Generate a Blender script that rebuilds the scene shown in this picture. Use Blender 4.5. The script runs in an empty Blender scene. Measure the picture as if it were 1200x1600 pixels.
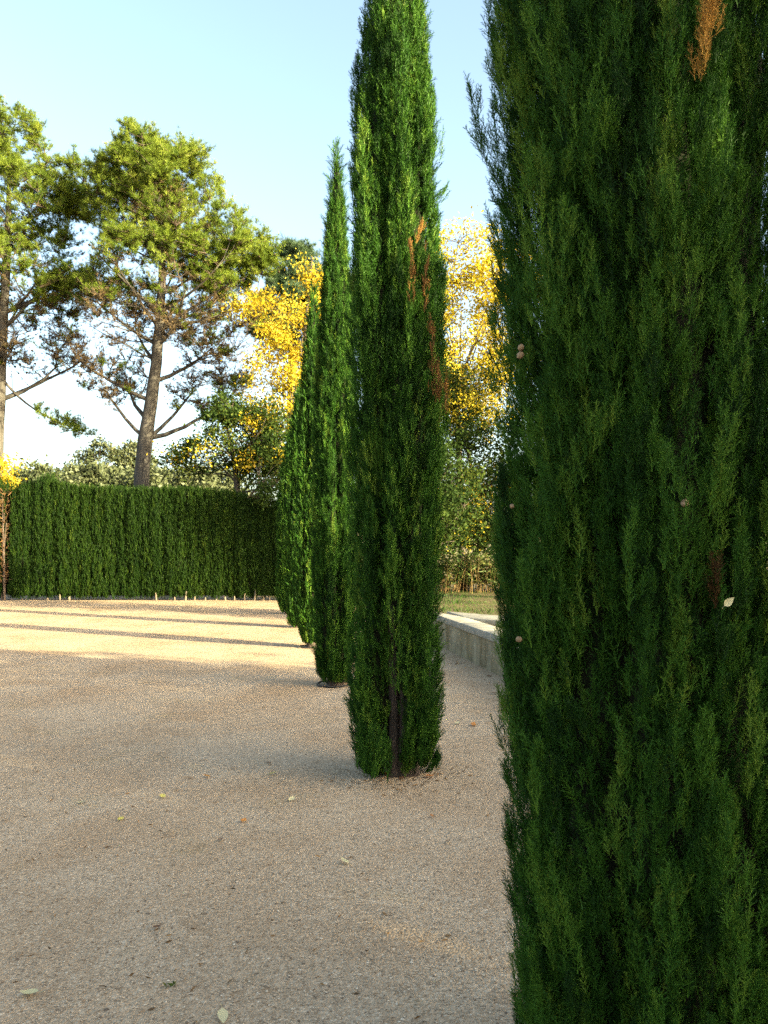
import bpy, math, random
import numpy as np

C = bpy.context.scene.collection
RAD = math.radians
PI = math.pi

# ------------------------------------------------------------------ camera model (used to read ground positions off the survey)
YAW, PITCH, EYE, FOC = RAD(9.31), RAD(2.84), 1.5, 1250.0
CAM = np.array([0.0, 0.0, EYE])
_f = np.array([math.sin(YAW)*math.cos(PITCH), math.cos(YAW)*math.cos(PITCH), math.sin(PITCH)])
_r = np.array([math.cos(YAW), -math.sin(YAW), 0.0])
_u = np.cross(_r, _f)

def ray(px, py):
    return _f + _r*((px-600)/FOC) + _u*((800-py)/FOC)

def ground_at(px, py, z=0.0):
    d = ray(px, py)
    t = (z-EYE)/d[2]
    return CAM + d*t

def depth_at(px, py, depth):
    return CAM + ray(px, py)*depth

def on_column(px, py, cx, cy, rad):
    d = ray(px, py)
    a = d[0]**2+d[1]**2
    b = -2*(d[0]*cx+d[1]*cy)
    c = cx*cx+cy*cy-rad*rad
    q = b*b-4*a*c
    t = (-b-math.sqrt(max(q, 0)))/(2*a)
    return CAM + d*t

# ------------------------------------------------------------------ mesh accumulation
class Acc:
    def __init__(self):
        self.v, self.loops, self.tot, self.mat, self.tint, self.n = [], [], [], [], [], 0
    def add(self, v, f, tint=0.5, mat=0):
        v = np.asarray(v, float).reshape(-1, 3)
        f = np.asarray(f, np.int64)
        if len(v) == 0 or len(f) == 0:
            return
        self.v.append(v)
        self.loops.append((f+self.n).ravel())
        self.tot.append(np.full(len(f), f.shape[1], np.int64))
        self.mat.append(np.full(len(f), mat, np.int64))
        t = np.asarray(tint, float)
        self.tint.append(np.full(len(v), float(t)) if t.ndim == 0 else t)
        self.n += len(v)
    def inst(self, tv, tf, R, s, p, tint=0.5, mat=0):
        """copies of a template: R (N,3,3), s (N,), p (N,3)"""
        N = len(p)
        if N == 0:
            return
        v = np.einsum('nij,vj->nvi', R*np.asarray(s).reshape(-1, 1, 1), tv) + p[:, None, :]
        f = tf[None]+(np.arange(N)*len(tv))[:, None, None]
        t = np.broadcast_to(np.asarray(tint, float), (N,))
        self.add(v.reshape(-1, 3), f.reshape(-1, tf.shape[1]), np.repeat(t, len(tv)), mat)
    def build(self, name, mats, parent=None, smooth=False):
        me = bpy.data.meshes.new(name)
        v = np.concatenate(self.v).astype(np.float32)
        lo = np.concatenate(self.loops).astype(np.int32)
        to = np.concatenate(self.tot).astype(np.int32)
        me.vertices.add(len(v)); me.vertices.foreach_set('co', v.ravel())
        me.loops.add(len(lo)); me.loops.foreach_set('vertex_index', lo)
        me.polygons.add(len(to))
        st = np.zeros(len(to), np.int32); st[1:] = np.cumsum(to)[:-1]
        me.polygons.foreach_set('loop_start', st)
        me.polygons.foreach_set('loop_total', to)
        me.polygons.foreach_set('material_index', np.concatenate(self.mat).astype(np.int32))
        if smooth:
            me.polygons.foreach_set('use_smooth', np.ones(len(to), bool))
        at = me.attributes.new('tint', 'FLOAT', 'POINT')
        at.data.foreach_set('value', np.concatenate(self.tint).astype(np.float32))
        me.update(calc_edges=True)
        for m in (mats if isinstance(mats, (list, tuple)) else [mats]):
            me.materials.append(m)
        o = bpy.data.objects.new(name, me); C.objects.link(o)
        if parent is not None:
            o.parent = parent
        return o

def tag(o, label=None, cat=None, group=None, kind=None):
    if label: o['label'] = label
    if cat: o['category'] = cat
    if group: o['group'] = group
    if kind: o['kind'] = kind
    return o

def thing(name, label, cat, group=None, loc=(0, 0, 0)):
    o = bpy.data.objects.new(name, None); C.objects.link(o)
    o.location = loc; o.empty_display_size = 0.2
    return tag(o, label, cat, group)

def unit(v):
    return v/np.maximum(np.linalg.norm(v, axis=-1, keepdims=True), 1e-9)

def frames(d, rng):
    """rotation matrices whose z column is d, random roll"""
    d = unit(d)
    a = rng.normal(size=d.shape)
    x = unit(np.cross(a, d)); y = np.cross(d, x)
    return np.stack([x, y, d], axis=-1)

def tube(acc, pts, rad, sides=5, tint=0.5, mat=0, cap=False, rough=0.0, rng=None):
    pts = np.asarray(pts, float); k = len(pts)
    rad = np.broadcast_to(np.asarray(rad, float), (k,))
    t = unit(np.gradient(pts, axis=0))
    ref = np.array([0, 0, 1.0]) if abs(t[:, 2].mean()) < 0.8 else np.array([1.0, 0.2, 0])
    x = unit(np.cross(t, ref)); y = np.cross(t, x)
    a = np.arange(sides)/sides*2*PI
    rr = rad[:, None]*np.ones(sides)
    if rough and rng is not None:
        rr = rr*(1+rough*rng.normal(size=(k, sides)))
    ring = pts[:, None]+rr[..., None]*(np.cos(a)[None, :, None]*x[:, None]+np.sin(a)[None, :, None]*y[:, None])
    i = np.arange(k-1)[:, None]*sides; j = np.arange(sides)[None]; j2 = (j+1) % sides
    f = np.stack([i+j, i+j2, i+sides+j2, i+sides+j], -1).reshape(-1, 4)
    acc.add(ring.reshape(-1, 3), f, tint, mat)
    if cap:
        for r0, flip in ((0, True), ((k-1)*sides, False)):
            idx = np.arange(sides)+r0
            acc.add(ring.reshape(-1, 3)[idx], np.arange(sides)[::-1][None] if flip else np.arange(sides)[None], tint, mat)

def bez(a, b, c, n):
    t = np.linspace(0, 1, n)[:, None]
    return (1-t)**2*a+2*t*(1-t)*b+t*t*c

# ------------------------------------------------------------------ materials
def nodes_of(name):
    m = bpy.data.materials.new(name); m.use_nodes = True
    nt = m.node_tree; nt.nodes.clear()
    return m, nt, nt.nodes.new

def ramp(nt, fac, stops, interp='LINEAR'):
    r = nt.nodes.new('ShaderNodeValToRGB'); r.color_ramp.interpolation = interp
    el = r.color_ramp.elements
    while len(el) > 1: el.remove(el[-1])
    for i, (p, c) in enumerate(stops):
        e = el[0] if i == 0 else el.new(p)
        e.position = p; e.color = (*c, 1)
    nt.links.new(fac, r.inputs[0])
    return r.outputs[0]

def leaf_mat(name, cols, trans=0.3, gloss=0.04, rough=0.5):
    m, nt, new = nodes_of(name); L = nt.links.new
    at = new('ShaderNodeAttribute'); at.attribute_name = 'tint'
    n = len(cols)
    col = ramp(nt, at.outputs['Fac'], [(i/(n-1), c) for i, c in enumerate(cols)])
    d = new('ShaderNodeBsdfDiffuse'); t = new('ShaderNodeBsdfTranslucent'); g = new('ShaderNodeBsdfGlossy')
    g.inputs['Roughness'].default_value = rough; g.inputs['Color'].default_value = (.8, .85, .8, 1)
    L(col, d.inputs['Color']); L(col, t.inputs['Color'])
    a = new('ShaderNodeMixShader'); a.inputs[0].default_value = trans
    L(d.outputs[0], a.inputs[1]); L(t.outputs[0], a.inputs[2])
    b = new('ShaderNodeMixShader'); b.inputs[0].default_value = gloss
    L(a.outputs[0], b.inputs[1]); L(g.outputs[0], b.inputs[2])
    o = new('ShaderNodeOutputMaterial'); L(b.outputs[0], o.inputs['Surface'])
    return m

def noise(nt, scale, detail=4, rough=0.6, vec=None, dist=0.0):
    n = nt.nodes.new('ShaderNodeTexNoise'); n.inputs['Scale'].default_value = scale
    n.inputs['Detail'].default_value = detail; n.inputs['Roughness'].default_value = rough
    n.inputs['Distortion'].default_value = dist
    if vec is not None: nt.links.new(vec, n.inputs['Vector'])
    return n.outputs['Fac']

def stretch(nt, sx, sy, sz):
    tc = nt.nodes.new('ShaderNodeTexCoord'); mp = nt.nodes.new('ShaderNodeMapping')
    mp.inputs['Scale'].default_value = (sx, sy, sz)
    nt.links.new(tc.outputs['Object'], mp.inputs['Vector'])
    return mp.outputs[0]

def mixc(nt, fac, a, b, mode='MIX'):
    x = nt.nodes.new('ShaderNodeMix'); x.data_type = 'RGBA'; x.blend_type = mode
    for s, v in ((x.inputs[0], fac), (x.inputs[6], a), (x.inputs[7], b)):
        if isinstance(v, (int, float)): s.default_value = v
        elif isinstance(v, tuple): s.default_value = (*v, 1)
        else: nt.links.new(v, s)
    return x.outputs[2]

def finish(nt, col, rough=0.9, height=None, bump=0.5, dist=0.01, spec=0.2):
    b = nt.nodes.new('ShaderNodeBsdfPrincipled'); b.inputs['Roughness'].default_value = rough
    b.inputs['Specular IOR Level'].default_value = spec
    if isinstance(col, tuple): b.inputs['Base Color'].default_value = (*col, 1)
    else: nt.links.new(col, b.inputs['Base Color'])
    if height is not None:
        bm = nt.nodes.new('ShaderNodeBump'); bm.inputs['Strength'].default_value = bump; bm.inputs['Distance'].default_value = dist
        nt.links.new(height, bm.inputs['Height']); nt.links.new(bm.outputs[0], b.inputs['Normal'])
    o = nt.nodes.new('ShaderNodeOutputMaterial'); nt.links.new(b.outputs[0], o.inputs['Surface'])

def bark_mat(name, c0, c1, c2, sc=6.0):
    m, nt, new = nodes_of(name)
    v = stretch(nt, sc*4, sc*4, sc*0.7)
    n = noise(nt, 1.0, 6, .7, v, .6)
    finish(nt, ramp(nt, n, [(.3, c0), (.52, c1), (.75, c2)]), .95, n, .9, .03)
    return m

def gravel_mat():
    m, nt, new = nodes_of('gravel'); L = nt.links.new
    tc = new('ShaderNodeTexCoord'); P = tc.outputs['Object']
    vo = new('ShaderNodeTexVoronoi'); vo.inputs['Scale'].default_value = 95; L(P, vo.inputs['Vector'])
    vf = new('ShaderNodeTexVoronoi'); vf.inputs['Scale'].default_value = 210; L(P, vf.inputs['Vector'])
    sep = new('ShaderNodeSeparateColor'); L(vo.outputs['Color'], sep.inputs[0])
    sf = new('ShaderNodeSeparateColor'); L(vf.outputs['Color'], sf.inputs[0])
    stone = ramp(nt, sep.outputs[0], [(0, (.20, .142, .088)), (.2, (.350, .262, .176)), (.6, (.420, .318, .214)), (.9, (.490, .383, .266)), (1, (.61, .50, .37))])
    fine = ramp(nt, sf.outputs[0], [(0, (.26, .19, .12)), (.5, (.41, .311, .209)), (1, (.52, .405, .275))])
    base = mixc(nt, .35, stone, fine)
    # worn, damp and mossy patches that belong to the ground itself
    damp = ramp(nt, noise(nt, .9, 5, .62, P, .4), [(.40, (0, 0, 0)), (.66, (1, 1, 1))])
    base = mixc(nt, damp, base, mixc(nt, 1.0, base, (.84, .77, .70), 'MULTIPLY'))
    dirt = ramp(nt, noise(nt, 5.5, 4, .6, P, .3), [(.60, (0, 0, 0)), (.74, (.75, .75, .75))])
    base = mixc(nt, dirt, base, mixc(nt, 1.0, base, (.62, .52, .42), 'MULTIPLY'))
    moss = ramp(nt, noise(nt, 1.6, 5, .65, P, .2), [(.58, (0, 0, 0)), (.76, (.55, .55, .55))])
    base = mixc(nt, moss, base, mixc(nt, 1.0, base, (.82, .85, .68), 'MULTIPLY'))
    ad = new('ShaderNodeMath'); ad.operation = 'MULTIPLY_ADD'
    L(vo.outputs['Distance'], ad.inputs[0]); ad.inputs[1].default_value = -1.0
    big = new('ShaderNodeMath'); big.operation = 'MULTIPLY'; L(noise(nt, 2.2, 4, .6, P), big.inputs[0]); big.inputs[1].default_value = 1.2
    L(big.outputs[0], ad.inputs[2])
    finish(nt, base, .95, ad.outputs[0], .8, .010, .12)
    return m

def plain_mat(name, c0, c1, sc=8, rough=.9, bump=.4, dist=.01):
    m, nt, new = nodes_of(name)
    tc = new('ShaderNodeTexCoord')
    n = noise(nt, sc, 6, .65, tc.outputs['Object'])
    finish(nt, ramp(nt, n, [(.3, c0), (.7, c1)]), rough, n, bump, dist)
    return m

def concrete_mat():
    m, nt, new = nodes_of('weathered_concrete')
    tc = new('ShaderNodeTexCoord')
    n = noise(nt, 3.5, 7, .7, tc.outputs['Object'], .3)
    base = ramp(nt, n, [(.3, (.17, .145, .10)), (.55, (.28, .24, .165)), (.75, (.37, .32, .22))])
    st = ramp(nt, noise(nt, 1.0, 5, .7, stretch(nt, 2.6, 2.6, .5), .5), [(.42, (0, 0, 0)), (.66, (1, 1, 1))])
    base = mixc(nt, st, base, mixc(nt, 1.0, base, (.58, .52, .40), 'MULTIPLY'))
    d2 = ramp(nt, noise(nt, 1.0, 4, .7, stretch(nt, 9, 9, .35), .3), [(.62, (0, 0, 0)), (.74, (.65, .65, .65))])
    base = mixc(nt, d2, base, (.10, .085, .05))
    li = ramp(nt, noise(nt, 14, 4, .6, tc.outputs['Object']), [(.62, (0, 0, 0)), (.7, (.6, .6, .6))])
    base = mixc(nt, li, base, (.50, .46, .34))
    finish(nt, base, .92, n, .4, .01)
    return m

def stone_mat():
    m, nt, new = nodes_of('pale_stone_coping')
    tc = new('ShaderNodeTexCoord')
    n = noise(nt, 6, 7, .7, tc.outputs['Object'], .3)
    base = ramp(nt, n, [(.28, (.13, .122, .10)), (.5, (.25, .235, .20)), (.72, (.36, .335, .285))])
    sp = ramp(nt, noise(nt, 34, 4, .7, tc.outputs['Object']), [(.60, (0, 0, 0)), (.68, (.7, .7, .7))])
    base = mixc(nt, sp, base, (.16, .16, .15))
    finish(nt, base, .85, n, .3, .006)
    return m

M = {}
M['cypress'] = leaf_mat('cypress_scale_leaf', [(.009, .030, .005), (.030, .088, .010), (.064, .145, .016), (.14, .22, .028)], .17, .010)
M['cypress_dead'] = leaf_mat('cypress_dead_leaf', [(.06, .032, .014), (.17, .078, .026), (.46, .26, .065)], .25, .01)
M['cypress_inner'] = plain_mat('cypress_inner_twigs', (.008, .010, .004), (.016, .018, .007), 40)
M['hedge'] = leaf_mat('hedge_leaf', [(.009, .026, .004), (.017, .042, .005), (.030, .060, .006), (.060, .088, .010)], .25, .010)
M['needle'] = leaf_mat('pine_needle', [(.066, .110, .014), (.118, .170, .019), (.172, .224, .026), (.245, .28, .042)], .38, .012)
M['needle_blue'] = leaf_mat('pine_needle_bluish', [(.035, .075, .035), (.060, .105, .045), (.09, .13, .05)], .3, .03)
M['dry_needle'] = leaf_mat('pine_dry_needle', [(.040, .028, .016), (.12, .082, .038), (.21, .145, .07)], .2, .02)
M['yellow'] = leaf_mat('yellow_autumn_leaf', [(.16, .112, .014), (.36, .255, .016), (.48, .375, .024), (.43, .40, .05)], .40, .01)
M['darkleaf'] = leaf_mat('dark_green_leaf', [(.014, .028, .008), (.025, .048, .011), (.040, .064, .012), (.085, .10, .018)], .3, .004, .6)
M['olive'] = leaf_mat('olive_leaf', [(.036, .048, .020), (.066, .08, .036), (.11, .12, .06)], .22, .02)
M['oak'] = leaf_mat('evergreen_oak_leaf', [(.026, .036, .014), (.050, .062, .024), (.085, .09, .04)], .2, .03)
M['grassblade'] = leaf_mat('grass_blade', [(.022, .060, .008), (.042, .095, .012), (.080, .11, .022), (.15, .125, .05)], .35, .01)
M['reed'] = leaf_mat('reed_leaf', [(.045, .085, .018), (.095, .13, .035), (.20, .19, .07)], .35, .01)
M['reed_stalk'] = leaf_mat('reed_stalk', [(.06, .04, .02), (.13, .085, .035), (.23, .16, .07)], .1, .01)
M['cyp_bark'] = bark_mat('cypress_bark', (.030, .022, .017), (.075, .056, .045), (.13, .105, .088), 9)
M['pine_bark'] = bark_mat('pine_bark', (.030, .027, .024), (.072, .065, .057), (.135, .122, .108), 2.2)
M['twig'] = bark_mat('brown_twig', (.035, .026, .02), (.075, .056, .042), (.12, .09, .068), 5)
M['tree_bark'] = bark_mat('grey_tree_bark', (.04, .033, .026), (.09, .074, .056), (.15, .125, .10), 4)
M['stake'] = bark_mat('pale_hedge_stem', (.09, .07, .05), (.18, .145, .105), (.27, .23, .17), 9)
M['gravel'] = gravel_mat()
M['soil'] = plain_mat('dry_soil', (.10, .075, .048), (.20, .155, .10), 1.2)
M['lawn'] = plain_mat('lawn_soil', (.060, .050, .022), (.13, .095, .045), 1.5)
M['hill'] = plain_mat('dry_hillside', (.13, .12, .06), (.24, .20, .11), .35)
M['litter'] = leaf_mat('litter', [(.07, .045, .025), (.20, .11, .045), (.34, .20, .08)], .1, .02)
M['pebble'] = leaf_mat('pebble', [(.145, .10, .065), (.33, .245, .16), (.425, .32, .21), (.60, .50, .37)], 0, .03)
M['concrete'] = concrete_mat()
M['coping'] = stone_mat()
M['hose'] = plain_mat('black_hose', (.018, .017, .016), (.035, .032, .03), 30, .6)
M['cone'] = plain_mat('cypress_cone', (.17, .105, .055), (.36, .25, .15), 90, .8, 1.0, .004)
m, nt, new = nodes_of('pond_water')
finish(nt, (.016, .020, .010), .06, noise(nt, 6, 2, .5, stretch(nt, 1, 1, 1)), .12, .02, .5)
M['water'] = m
M['leaf_yellow'] = leaf_mat('fallen_yellow', [(.50, .42, .06), (.58, .50, .12)], .2, .04)
M['leaf_pale'] = leaf_mat('fallen_pale', [(.52, .45, .22), (.60, .54, .32)], .2, .04)
M['leaf_orange'] = leaf_mat('fallen_orange', [(.42, .15, .035), (.52, .24, .06)], .2, .04)
M['leaf_brown'] = leaf_mat('fallen_brown', [(.12, .06, .03), (.20, .10, .05)], .1, .04)

# ------------------------------------------------------------------ foliage templates
def make_spray(seed, n_side, n_sub, w, spread=0.62, side=0.36):
    """a scale-leaf spray of unit length along z built from slender three-cornered twigs"""
    rng = np.random.default_rng(seed)
    V, F = [], []
    def blade(p, d, l, ww):
        d = d/np.linalg.norm(d)
        x = np.cross(d, rng.normal(size=3)); x /= np.linalg.norm(x)
        k = len(V)
        V.extend([p-x*ww*.5, p+x*ww*.5, p+d*l]); F.append((k, k+1, k+2))
    bend = rng.normal(size=2)*.06
    ax = lambda t: np.array([bend[0]*t*t, bend[1]*t*t, t])
    blade(ax(0), ax(.6)-ax(0), .62, w*1.5); blade(ax(.45), ax(1)-ax(.45), .57, w*1.2)
    for i in range(n_side):
        t = .06+.86*(i+rng.uniform(-.3, .3))/n_side
        az = i*2.39996+rng.normal()*.35
        l = (side*(1-t)**.75+.10)*rng.uniform(.75, 1.2)
        sp = spread*rng.uniform(.75, 1.25)
        d = np.array([math.cos(az)*math.sin(sp), math.sin(az)*math.sin(sp), math.cos(sp)])
        p = ax(max(t, 0)); blade(p, d, l, w)
        pr = np.cross(d, rng.normal(size=3)); pr /= np.linalg.norm(pr)
        for k in range(n_sub):
            q = p+d*l*(.22+.62*k/max(n_sub-1, 1))
            sgn = 1 if k % 2 else -1
            dd = d*.80+pr*sgn*.62+rng.normal(size=3)*.14
            blade(q, dd, l*rng.uniform(.30, .48)*(1.1-.4*k/max(n_sub, 1)), w*.85)
    return np.array(V), np.array(F)

SPRAY_FINE = [make_spray(10+i, 15, 5, .027, .55, .30) for i in range(7)]
SPRAY_MID = [make_spray(30+i, 12, 3, .042, .55, .30) for i in range(6)]
SPRAY_FAR = [make_spray(50+i, 9, 1, .085, .55, .30) for i in range(5)]

def needle_tuft(seed, n=18, w=.060):
    rng = np.random.default_rng(seed); V, F = [], []
    for i in range(n):
        a = rng.uniform(0, 2*PI); s = rng.uniform(.15, 1.25)
        d = np.array([math.cos(a)*math.sin(s), math.sin(a)*math.sin(s), math.cos(s)])
        x = unit(np.cross(d, rng.normal(size=3))); b = np.array([0, 0, rng.uniform(0, .35)])
        k = len(V); V.extend([b-x*w*.5, b+x*w*.5, b+d*rng.uniform(.7, 1.05)]); F.append((k, k+1, k+2))
    return np.array(V), np.array(F)
TUFT = [needle_tuft(i) for i in range(5)]

def leaf_tmpl(fold=.25, w=.55):
    V = np.array([(0, 0, 0), (w*.5, fold*.4, .45), (0, 0, 1), (-w*.5, fold*.4, .45)], float)
    return V, np.array([(0, 1, 2), (0, 2, 3)])
LEAF = leaf_tmpl()
LEAF_NARROW = leaf_tmpl(.1, .26)

# ------------------------------------------------------------------ column cypress
def cypress(loc, H, prof, seed, n_plume, per, slen, sprays, plume_l, plume_w, label, group,
            density=None, mask=None, trunk_r=.09, core=.62, filler=0, n_cleft=34, solid=None, rib=1.0, extra=(), dead=(), lean=(0, 0), split=(), trunk_h=.8):
    rng = np.random.default_rng(seed)
    root = thing('cypress_tree', label, 'tree', group, loc)
    pz, pr = np.array([p[0] for p in prof]), np.array([p[1] for p in prof])
    ph = rng.uniform(0, 2*PI, 8)
    def ridges(a, z):
        k = 1.0 if solid is None else 1-.9*np.exp(-(((np.asarray(a)-solid+PI) % (2*PI)-PI)/.55)**4)
        return 1+rib*k*(.055*np.sin(5*a+ph[0]+.7*np.sin(z*1.1+ph[1]))+.045*np.sin(9*a+ph[2]+1.1*np.sin(z*.8+ph[3]))
                + .035*np.sin(3*a+2.3*z+ph[4])+.03*np.sin(2*a-1.3*z+ph[5])-clefts(a, z))
    # narrow upright clefts between the ascending branches
    ga = np.sort(rng.uniform(0, 2*PI, n_cleft)); gz = rng.uniform(0, .95, n_cleft)*H; gl = rng.uniform(.10, .30, n_cleft)*H
    gw = rng.uniform(.07, .16, n_cleft); gd = rng.uniform(.18, .44, n_cleft); gs = rng.normal(size=n_cleft)*.10
    def clefts(a, z):
        a = np.asarray(a, float); z = np.asarray(z, float); o = np.zeros(np.broadcast(a, z).shape)
        for q in range(n_cleft):
            da = (a-ga[q]-gs[q]*(z-gz[q])+PI) % (2*PI)-PI
            o = np.maximum(o, gd[q]*np.exp(-(da/gw[q])**2)*np.exp(-((z-gz[q])/gl[q])**4))
        return o
    def R(z, a):
        return np.interp(z, pz, pr)*ridges(a, z)
    def ctr(z):
        z = np.asarray(z, float)
        return np.stack([lean[0]*z, lean[1]*z, 0*z], -1)
    # sample plume tips over the surface, weighted by girth
    zz = np.linspace(pz[0], H, 400); w = np.interp(zz, pz, pr)+.03
    cdf = np.cumsum(w); cdf /= cdf[-1]
    tz = np.interp(rng.uniform(size=n_plume*3), cdf, zz)
    ta = rng.uniform(0, 2*PI, n_plume*3)
    keep = np.ones(len(tz), bool)
    if density is not None:
        keep &= rng.uniform(size=len(tz)) < density(ta, tz)
    if mask is not None:
        keep &= ~mask(ta, tz)
    tz, ta = tz[keep][:n_plume], ta[keep][:n_plume]
    n = len(tz)
    L = rng.uniform(*plume_l, n); W = rng.uniform(*plume_w, n)
    depth = 1.01-np.abs(rng.normal(size=n))*.10-.15*(rng.uniform(size=n) < .22)
    tipn = np.clip((H-tz)/(.12*H), .25, 1)           # slimmer plumes near the tip of the tree
    W = W*(.45+.55*tipn)
    az2 = ta+rng.normal(size=n)*.12
    z0 = np.maximum(tz-L, pz[0]*.6)
    r1 = R(tz, az2)*depth; r0 = R(np.maximum(z0, pz[0]), ta)*depth*rng.uniform(.62, .84, n)
    r0 = np.minimum(r0, r1+.10)
    out = np.stack([np.cos(ta), np.sin(ta), 0*ta], -1); out2 = np.stack([np.cos(az2), np.sin(az2), 0*ta], -1)
    A = ctr(z0)+out*r0[:, None]; A[:, 2] = z0
    B = ctr(tz)+out2*(r1-W*.35)[:, None]; B[:, 2] = tz
    tint_p = np.clip(rng.normal(.38, .27, n), 0, 1)
    for (a, b, ww, tt) in extra:
        A = np.vstack([A, np.array(a)-np.array(loc)]); B = np.vstack([B, np.array(b)-np.array(loc)])
        W = np.append(W, ww); tint_p = np.append(tint_p, tt); out = np.vstack([out, [0, 0, 0]])
        oo = (np.array(b)-np.array(loc)); oo[2] = 0; out[-1] = unit(oo); L = np.append(L, np.linalg.norm(np.array(b)-np.array(a)))
    n = len(A)
    def fill(acc, A, B, W, out, L, tint_p, cnt, slen, sprays, rng):
        pid = np.repeat(np.arange(len(A)), cnt)
        u = rng.uniform(0.02, 1, len(pid))**.85
        a = rng.uniform(0, 2*PI, len(pid))
        axis = unit(B-A)
        x = unit(np.cross(axis, np.array([.3, .2, 1.0]) + 0*axis)+1e-6*rng.normal(size=axis.shape)); y = np.cross(axis, x)
        mid = (A+B)/2+out*0.03*L[:, None]
        uu = u[:, None]
        cen = (1-uu)**2*A[pid]+2*uu*(1-uu)*mid[pid]+uu*uu*B[pid]
        prof_u = np.interp(u, [0, .25, .6, .85, 1], [.6, 1, .86, .55, .18])
        rad = x[pid]*np.cos(a)[:, None]+y[pid]*np.sin(a)[:, None]
        rad = unit(rad+.55*out[pid])
        p = cen+rad*(W[pid]*prof_u*rng.uniform(.25, 1, len(pid)))[:, None]
        tilt = rng.uniform(.06, .40, len(pid))*(1.05-.75*u)
        d = axis[pid]*.6+np.array([0, 0, .5])+rad*tilt[:, None]+rng.normal(size=(len(pid), 3))*.08
        s = slen*rng.uniform(.65, 1.25, len(pid))*np.interp(W[pid], [0, .03, .06], [.45, .75, 1.0] if slen > .09 else [1, 1, 1])
        p = p-unit(d)*(s*.35)[:, None]
        tint = np.clip(tint_p[pid]+rng.normal(size=len(pid))*.14, 0, 1)
        Rm = frames(d, rng)
        which = rng.integers(0, len(sprays), len(pid))
        for k, (tv, tf) in enumerate(sprays):
            q = which == k
            acc.inst(tv, tf, Rm[q], s[q], p[q], tint[q])
    cnt = np.maximum(6, (per*(L/np.mean(plume_l))*(W/np.mean(plume_w))**.8)).astype(int)
    acc = Acc()
    fill(acc, A, B, W, out, L, tint_p, cnt, slen, sprays, rng)
    if filler:
        m_ = filler; fz = np.interp(rng.uniform(size=m_), cdf, zz); fa = rng.uniform(0, 2*PI, m_)
        kp = np.ones(m_, bool)
        if mask is not None: kp &= ~mask(fa, fz)
        if density is not None: kp &= rng.uniform(size=m_) < density(fa, fz)
        fz, fa = fz[kp], fa[kp]; m_ = len(fz)
        fr = R(fz, fa)*rng.uniform(core+.01, .84, m_); fo = np.stack([np.cos(fa), np.sin(fa), 0*fa], -1)
        fp = fo*fr[:, None]+ctr(fz); fp[:, 2] = fz-.02
        fd = fo*rng.uniform(.1, .7, m_)[:, None]+np.array([0, 0, 1.0])+rng.normal(size=(m_, 3))*.22
        fs = slen*rng.uniform(.8, 1.5, m_); ft = np.clip(rng.normal(.30, .2, m_), 0, 1); FR = frames(fd, rng); wh = rng.integers(0, len(sprays), m_)
        for k, (tv, tf) in enumerate(sprays):
            q = wh == k; acc.inst(tv, tf, FR[q], fs[q], fp[q], ft[q])
    # the twiggy inside of the column
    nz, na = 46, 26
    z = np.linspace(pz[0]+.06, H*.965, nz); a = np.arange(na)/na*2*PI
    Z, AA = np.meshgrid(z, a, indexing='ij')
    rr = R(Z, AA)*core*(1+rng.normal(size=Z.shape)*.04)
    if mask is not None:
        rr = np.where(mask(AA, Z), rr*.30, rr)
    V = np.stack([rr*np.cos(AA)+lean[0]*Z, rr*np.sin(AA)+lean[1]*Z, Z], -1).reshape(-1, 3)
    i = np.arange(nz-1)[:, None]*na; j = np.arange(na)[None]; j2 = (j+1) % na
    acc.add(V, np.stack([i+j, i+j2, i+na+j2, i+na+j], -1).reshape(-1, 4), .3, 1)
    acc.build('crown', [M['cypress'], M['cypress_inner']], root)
    # trunk with a few stems running up into the crown
    tr = Acc()
    for k in range(3 if split else 1):
        zt = np.linspace(-.05, H*.8 if not split else (2.6, 1.5, 1.3)[k], 14)
        ox, oy = split[k] if split else (0, 0)
        pts = np.stack([ox*(1+.15*zt)+lean[0]*zt+.012*np.sin(zt*3+k), oy*(1+.15*zt)+lean[1]*zt+.012*np.cos(zt*2.3+k), zt], -1)
        rr = trunk_r*(1-.6*np.maximum(zt, 0)/H)*(1+.35*np.exp(-np.maximum(zt, 0)*9))
        tube(tr, pts, rr*(1 if k == 0 else .55), 11, rough=.06, rng=rng)
    tr.build('trunk', M['cyp_bark'], root, smooth=True)
    for (a, b, ww, c_, tt, lab) in dead:
        da = Acc(); a = np.array(a)-np.array(loc); b = np.array(b)-np.array(loc)
        oo = b.copy(); oo[2] = 0
        fill(da, a[None], b[None], np.array([ww]), unit(oo)[None], np.array([np.linalg.norm(b-a)]), np.array([tt]), np.array([c_]), slen, sprays, rng)
        tag(da.build('dead_spray', M['cypress_dead'], root), lab)
    return root

ROW = 'cypress trees planted in a row along the gravel'
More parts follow.
